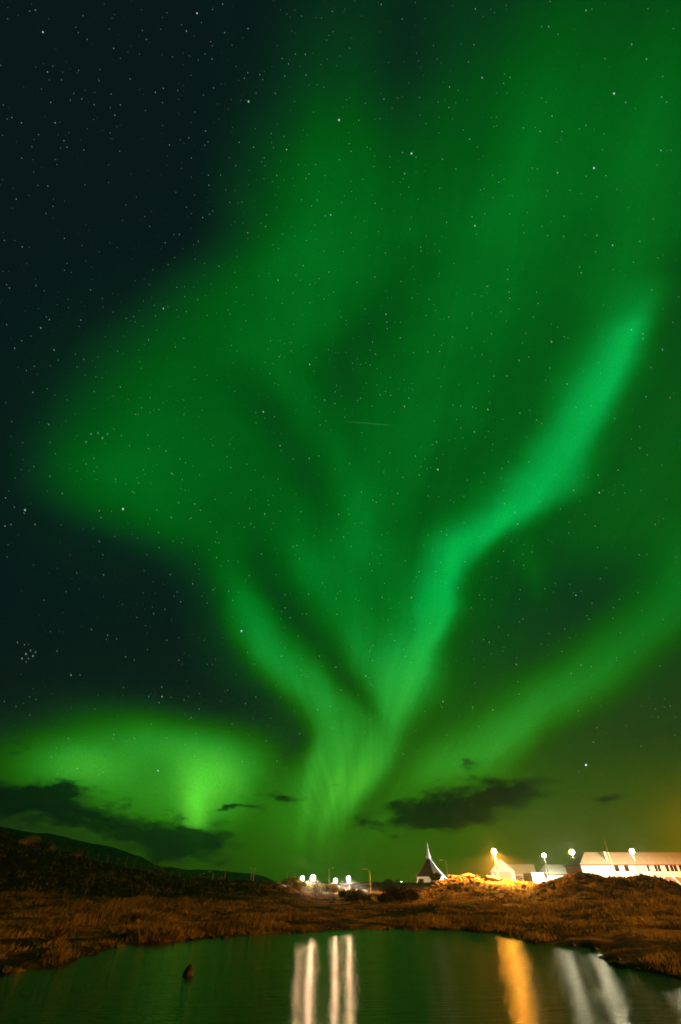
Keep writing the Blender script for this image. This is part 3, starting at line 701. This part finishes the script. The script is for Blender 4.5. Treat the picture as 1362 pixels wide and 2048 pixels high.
# low white block with the grey hipped roof
BY = 150
rt, L, a = facade('low_building', 'low white block under a grey hipped roof between the house and the school', 'building', 1099, 1185, 1768, BY)
z0 = a.z; ze = zof(1747.5, BY) - z0; zr = zof(1729, BY + 4) - z0
m = MB(); m.box(0, 0, -1, L, 8, ze - .12); m.build('wall', M['white_wall'], rt)
hip_roof(L, 8, ze, zr, 1.6, .3).build('roof', M['grey_roof'], rt)
xs = aty(1169, 1725, BY + 4).x - a.x; m = MB(); m.box(xs - .5, 3.5, zr - .8, xs + .5, 4.5, zr + .95); m.build('chimney', M['cream_wall'], rt)
rt, L, a = facade('garage', 'flat-roofed white garage beside the gabled house', 'garage', 1068, 1098, 1768, 152)
z0 = a.z; ze = zof(1747, 152) - z0
m = MB(); m.box(0, 0, -1, L, 7, ze); m.build('wall', M['white_wall'], rt)
m = MB(); m.box(-.15, -.15, ze + .003, L + .15, 7.1, ze + .16); m.build('roof', M['trim'], rt)
m = MB(); m.box(.9, -.05, 0, 2.9, -.003, ze - .4); m.build('door', M['cream_wall'], rt)
rt, L, a = facade('small_white_house', 'small white flat box-like house peeping over the garage', 'house', 1060, 1076, 1764, 176)
z0 = a.z; ze = zof(1737, 176) - z0
m = MB(); m.box(0, 0, -1, L, 5, ze); m.build('wall', M['white_wall'], rt)
m = MB(); m.box(-.12, -.12, ze + .003, L + .12, 5.1, ze + .18); m.build('roof', M['red_roof'], rt)

# gabled house with its wing
HY = 172
rt, L, a = facade('gabled_house', 'pale house with its gable to the viewer and a brown wing with a yellow roof', 'house', 985.5, 1031.5, 1765, HY)
rt.rotation_euler.z = -math.atan2(a.x + 4, HY); z0 = a.z; ze = zof(1741, HY) - z0; zp = zof(1717.8, HY) - z0; dpt = 13
m = MB(); gx = [(0, 0), (L, 0), (L, ze), (L / 2, zp), (0, ze)]
m.hull([(x, 0, z - (1 if z == 0 else .12)) for x, z in gx], [(x, dpt, z - (1 if z == 0 else .12)) for x, z in gx]); m.build('wall', M['white_wall'], rt)
m = MB(); sl = (zp - ze) / (L / 2); oh = .45
for s_ in (0, 1):
    xa, xb = (-oh, L / 2) if s_ == 0 else (L + oh, L / 2)
    m.hull([(xa, -.4, ze - oh * sl - .1), (xb, -.4, zp - .1), (xb, dpt + .3, zp - .1), (xa, dpt + .3, ze - oh * sl - .1)], [(xa, -.4, ze - oh * sl + .1), (xb, -.4, zp + .1), (xb, dpt + .3, zp + .1), (xa, dpt + .3, ze - oh * sl + .1)])
m.build('roof', M['pale_roof'], rt)
m = MB(); m.box(.7, -.09, .0, L - 1.3, -.003, ze - .25); m.build('garage_door', M['cream_wall'], rt)
m = MB(); m.box(.5, -.14, ze - .247, L - 1.1, -.003, ze - .05); m.box(.5, -.14, 0, .697, -.003, ze - .25); m.box(L - 1.297, -.14, 0, L - 1.1, -.003, ze - .25); m.build('door_frame', M['trim'], rt)
# wing
wx0 = L + .003; wx1 = aty(1066, 1765, HY + 2).x - a.x; zwe = zof(1751, HY + 2) - z0; zwr = zof(1730.5, HY + 6) - z0
m = MB(); m.box(wx0, 2, -1, wx1, 10, zwe - .1); m.build('wing_wall', M['brown_wall'], rt)
m = MB(); yr = 6.0; th = .15
m.hull([(L - 1.5, 1.5, zwe - .1), (wx1 + .3, 1.5, zwe - .1), (wx1 + .3, yr, zwr - .1), (L - 1.5, yr, zwr - .1)], [(L - 1.5, 1.5, zwe + th), (wx1 + .3, 1.5, zwe + th), (wx1 + .3, yr, zwr + th), (L - 1.5, yr, zwr + th)])
m.hull([(L + .01, 10.5, zwe - .1), (wx1 + .3, 10.5, zwe - .1), (wx1 + .3, yr + .003, zwr - .1), (L + .01, yr + .003, zwr - .1)], [(L + .01, 10.5, zwe + th), (wx1 + .3, 10.5, zwe + th), (wx1 + .3, yr + .003, zwr + th), (L + .01, yr + .003, zwr + th)])
m.build('wing_roof', M['yellow_roof'], rt)
for c_ in (.28, .72):
    xc = wx0 + (wx1 - wx0) * c_; f = window(xc - .4, xc + .4, zwe - .95, zwe - .45, rt, 'glass', 2.0)

# church: square plan set on its corner, steep pyramid roof with boards on the hips and a slim spire
CY = 360
c0 = aty(861, 1764, CY); g = gz(c0.x, c0.y); base = min(g, c0.z) - .3
rt = thing('church', 'white church with a steep dark pyramid roof, pale hip boards and a needle spire', 'church', (c0.x, c0.y, base), R(52))
def zc(py): return aty(861, py, CY).z - base
hw = 6.0; zev = zc(1753); zcol = zc(1716.5); ztip = zc(1683); e = hw + .6
# the roof apex stands left of the middle of the plan as the photo shows
off = Vector((aty(857, 1716, CY).x - c0.x, 0, 0)); off = Matrix.Rotation(-R(52), 3, 'Z') @ off; ox, oy = off.x, off.y
m = MB(); m.box(-hw, -hw, -2, hw, hw, zev - .1); m.build('wall', M['white_wall'], rt)
sq4 = lambda r, z, x=0, y=0: [(x - r, y - r, z), (x + r, y - r, z), (x + r, y + r, z), (x - r, y + r, z)]
m = MB(); m.hull(sq4(e, zev), sq4(e * .52, zev + (zcol - zev) * .47, ox * .47, oy * .47))
m.hull(sq4(e * .52, zev + (zcol - zev) * .47 + .002, ox * .47, oy * .47), sq4(.62, zcol, ox, oy)); m.build('roof', M['dark_roof'], rt)
def hipboard(sx, sy, mat, wid):
    b = MB(); pts = [(e * 1.0, zev - .1, 0, 1.0), (e * .52, zev + (zcol - zev) * .47, .47, .75), (.66, zcol, 1, .5)]
    if mat == 'trim': pts = [(e * 1.28, zc(1760.5), 0, .7)] + pts
    ring = []
    for r_, z_, o_, w_ in pts:
        c = Vector((sx * r_ + ox * o_, sy * r_ + oy * o_, z_)); out_ = Vector((sx, sy, 0)).normalized(); t_ = Vector((-sy, sx, 0)).normalized()
        w_ *= wid; ring.append([c + t_ * w_ - out_ * .3, c + t_ * w_ + out_ * .35, c - t_ * w_ + out_ * .35, c - t_ * w_ - out_ * .3])
    for p_, q_ in zip(ring, ring[1:]): b.hull(p_, q_)
    return b.build('hip_board', M[mat], rt)
hipboard(1, -1, 'trim', .8); hipboard(-1, 1, 'copper', 1.2); hipboard(1, 1, 'trim', .8)
m = MB(); m.hull(sq4(1.1, zcol - .1, ox, oy), sq4(1.25, zcol + .9, ox, oy)); m.build('collar', M['trim'], rt)
m = MB(); m.hull(sq4(1.05, zcol + .9, ox, oy), sq4(.62, zcol + (ztip - zcol) * .35, ox * 1.1, oy * 1.1)); m.hull(sq4(.62, zcol + (ztip - zcol) * .35, ox * 1.1, oy * 1.1), sq4(.04, ztip, ox * 1.3, oy * 1.3)); m.build('spire', M['trim'], rt)
rt2 = thing('church_annex', 'low cream porch with a dark window at the left foot of the church', 'porch', tuple(aty(832, 1768, 346)))
za = aty(832, 1768, 346).z; hgt = aty(840, 1757.5, 346).z - za
wL = aty(848, 1768, 346).x - aty(832, 1768, 346).x
m = MB(); m.hull([(0, 0, -1), (wL, 0, -1), (wL, 4, -1), (0, 4, -1)], [(wL * .4, 0, hgt), (wL, 0, hgt), (wL, 4, hgt), (wL * .4, 4, hgt)]); m.build('wall', M['cream_wall'], rt2)
window(wL * .55, wL * .7, hgt * .42, hgt * .75, rt2, 'glass')

# small far buildings
def cottage(name, label, px0, px1, pyb, pye, pyr, Yd, wm, rm, wins=()):
    rt, L, a = facade(name, label, 'house', px0, px1, pyb, Yd); z0 = a.z; ze = zof(pye, Yd) - z0; zr = zof(pyr, Yd) - z0; d = 6
    m = MB(); m.box(0, 0, -2, L, d, ze - .1); m.build('wall', M[wm], rt)
    hip_roof(L, d, ze, zr, L * .28, L * .28, .3).build('roof', M[rm], rt)
    for c_ in wins: window(L * c_ - .4, L * c_ + .4, ze * .3, ze * .75, rt)
cottage('red_roofed_house', 'tiny far house with a red hipped roof left of the church', 767, 788, 1769, 1765, 1758, 330, 'white_wall', 'red_roof', (.3, .7))
cottage('far_white_house', 'tiny far pale house right beside the red-roofed one', 790, 803, 1769, 1765, 1760, 335, 'cream_wall', 'pale_roof')
cottage('shed', 'low white shed glowing under the brightest floodlights', 612, 640, 1769, 1763, 1760, 212, 'white_wall', 'pale_roof', (.25, .5, .75))
rt, L, a = facade('low_wall', 'long low pale wall running right of the floodlights', 'wall', 680, 744, 1769.5, 240)
m = MB(); m.box(0, 0, -1, L, .4, zof(1767.5, 240) - a.z); m.build('panel', M['cream_wall'], rt)
m = MB(); m.box(-.05, -.06, zof(1767.5, 240) - a.z + .003, L + .05, .46, zof(1767.5, 240) - a.z + .12); m.build('coping', M['trim'], rt)

# ------------------------------------------------------------------ grass
def grass():
    n0 = 480000
    az = R(-36) + rng.random(n0) * R(72); r = np.exp(np.log(13) + rng.random(n0) ** 1.25 * (np.log(150) - np.log(13)))
    x, y = r * np.sin(az), r * np.cos(az); sd = pond_sd(x, y)
    clump = fbm(x * .55, y * .55, 4, 200); k = (sd > -.6) & (clump + rng.random(n0) * .16 - .08 > .49) & ((sd < .8) | (rng.random(n0) < .8))
    x, y, r, sd, clump = x[k], y[k], r[k], sd[k], clump[k]
    z = height(x, y); k = (z > .02) & ~((x < -8) & (y > 55) & (rng.random(len(x)) < .8)); x, y, r, sd, clump, z = x[k], y[k], r[k], sd[k], clump[k], z[k]; n = len(x)
    h = (.08 + .27 * np.clip((clump - .46) / .25, 0, 1)) * rng.uniform(.6, 1.25, n)
    # thin short grass where the shore is trodden, tall tufts on the left and right banks
    side = np.clip(np.abs(x / r + .02) / .22, 0, 1); h *= (.32 + .68 * side) * np.where(x > 0, .8, 1.0)
    w = np.clip(r * .0006, .004, .05)
    a = rng.uniform(0, 6.28, n); lean = rng.normal(.15, .35, n) * h; la = rng.uniform(-1.5, 1.5, n)
    dx, dy = np.cos(a) * w, np.sin(a) * w; lxv, lyv = np.cos(la) * lean, np.sin(la) * lean
    v = np.empty((n, 4, 3)); v[:, 0] = np.stack([x - dx, y - dy, z - .03], 1); v[:, 1] = np.stack([x + dx, y + dy, z - .03], 1)
    v[:, 2] = np.stack([x + dx * .7 + lxv * .35, y + dy * .7 + lyv * .35, z + h * .6], 1); v[:, 3] = np.stack([x + lxv, y + lyv, z + h], 1)
    i = np.arange(n) * 4
    f = np.concatenate([np.stack([i, i + 1, i + 2], 1), np.stack([i, i + 2, i + 3], 1)])
    m = material('dry grass blades', (.36, .25, .09), (.12, .09, .03), .45, .9, ramp=(.4, .6))
    t = m.node_tree; p = t.nodes['Principled BSDF']
    tr = t.nodes.new('ShaderNodeBsdfTranslucent'); mx = t.nodes.new('ShaderNodeMixShader'); mx.inputs[0].default_value = .35
    src = p.inputs['Base Color'].links[0].from_socket; t.links.new(src, tr.inputs[0])
    t.links.new(p.outputs[0], mx.inputs[1]); t.links.new(tr.outputs[0], mx.inputs[2]); t.links.new(mx.outputs[0], t.nodes['Material Output'].inputs[0])
    tag(np_mesh('grass', v.reshape(-1, 3), f, m), 'dry tufted grass on the banks of the pond', 'grass', kind='stuff')
grass()

# ------------------------------------------------------------------ thin lamp halo haze
hm = bpy.data.materials.new('lamp halo haze'); hm.use_nodes = True; t = hm.node_tree; t.nodes.clear()  # thin volume added to put a halo round the lamps
o_ = t.nodes.new('ShaderNodeOutputMaterial'); pv = t.nodes.new('ShaderNodeVolumePrincipled')
pv.inputs['Color'].default_value = (.9, .9, .9, 1); pv.inputs['Density'].default_value = .0004; pv.inputs['Anisotropy'].default_value = .85
t.links.new(pv.outputs[0], o_.inputs['Volume'])
hz_m = MB(); hz_m.box(-700, -700, -4, 700, 700, 56)
tag(hz_m.build('haze', hm), kind='stuff')
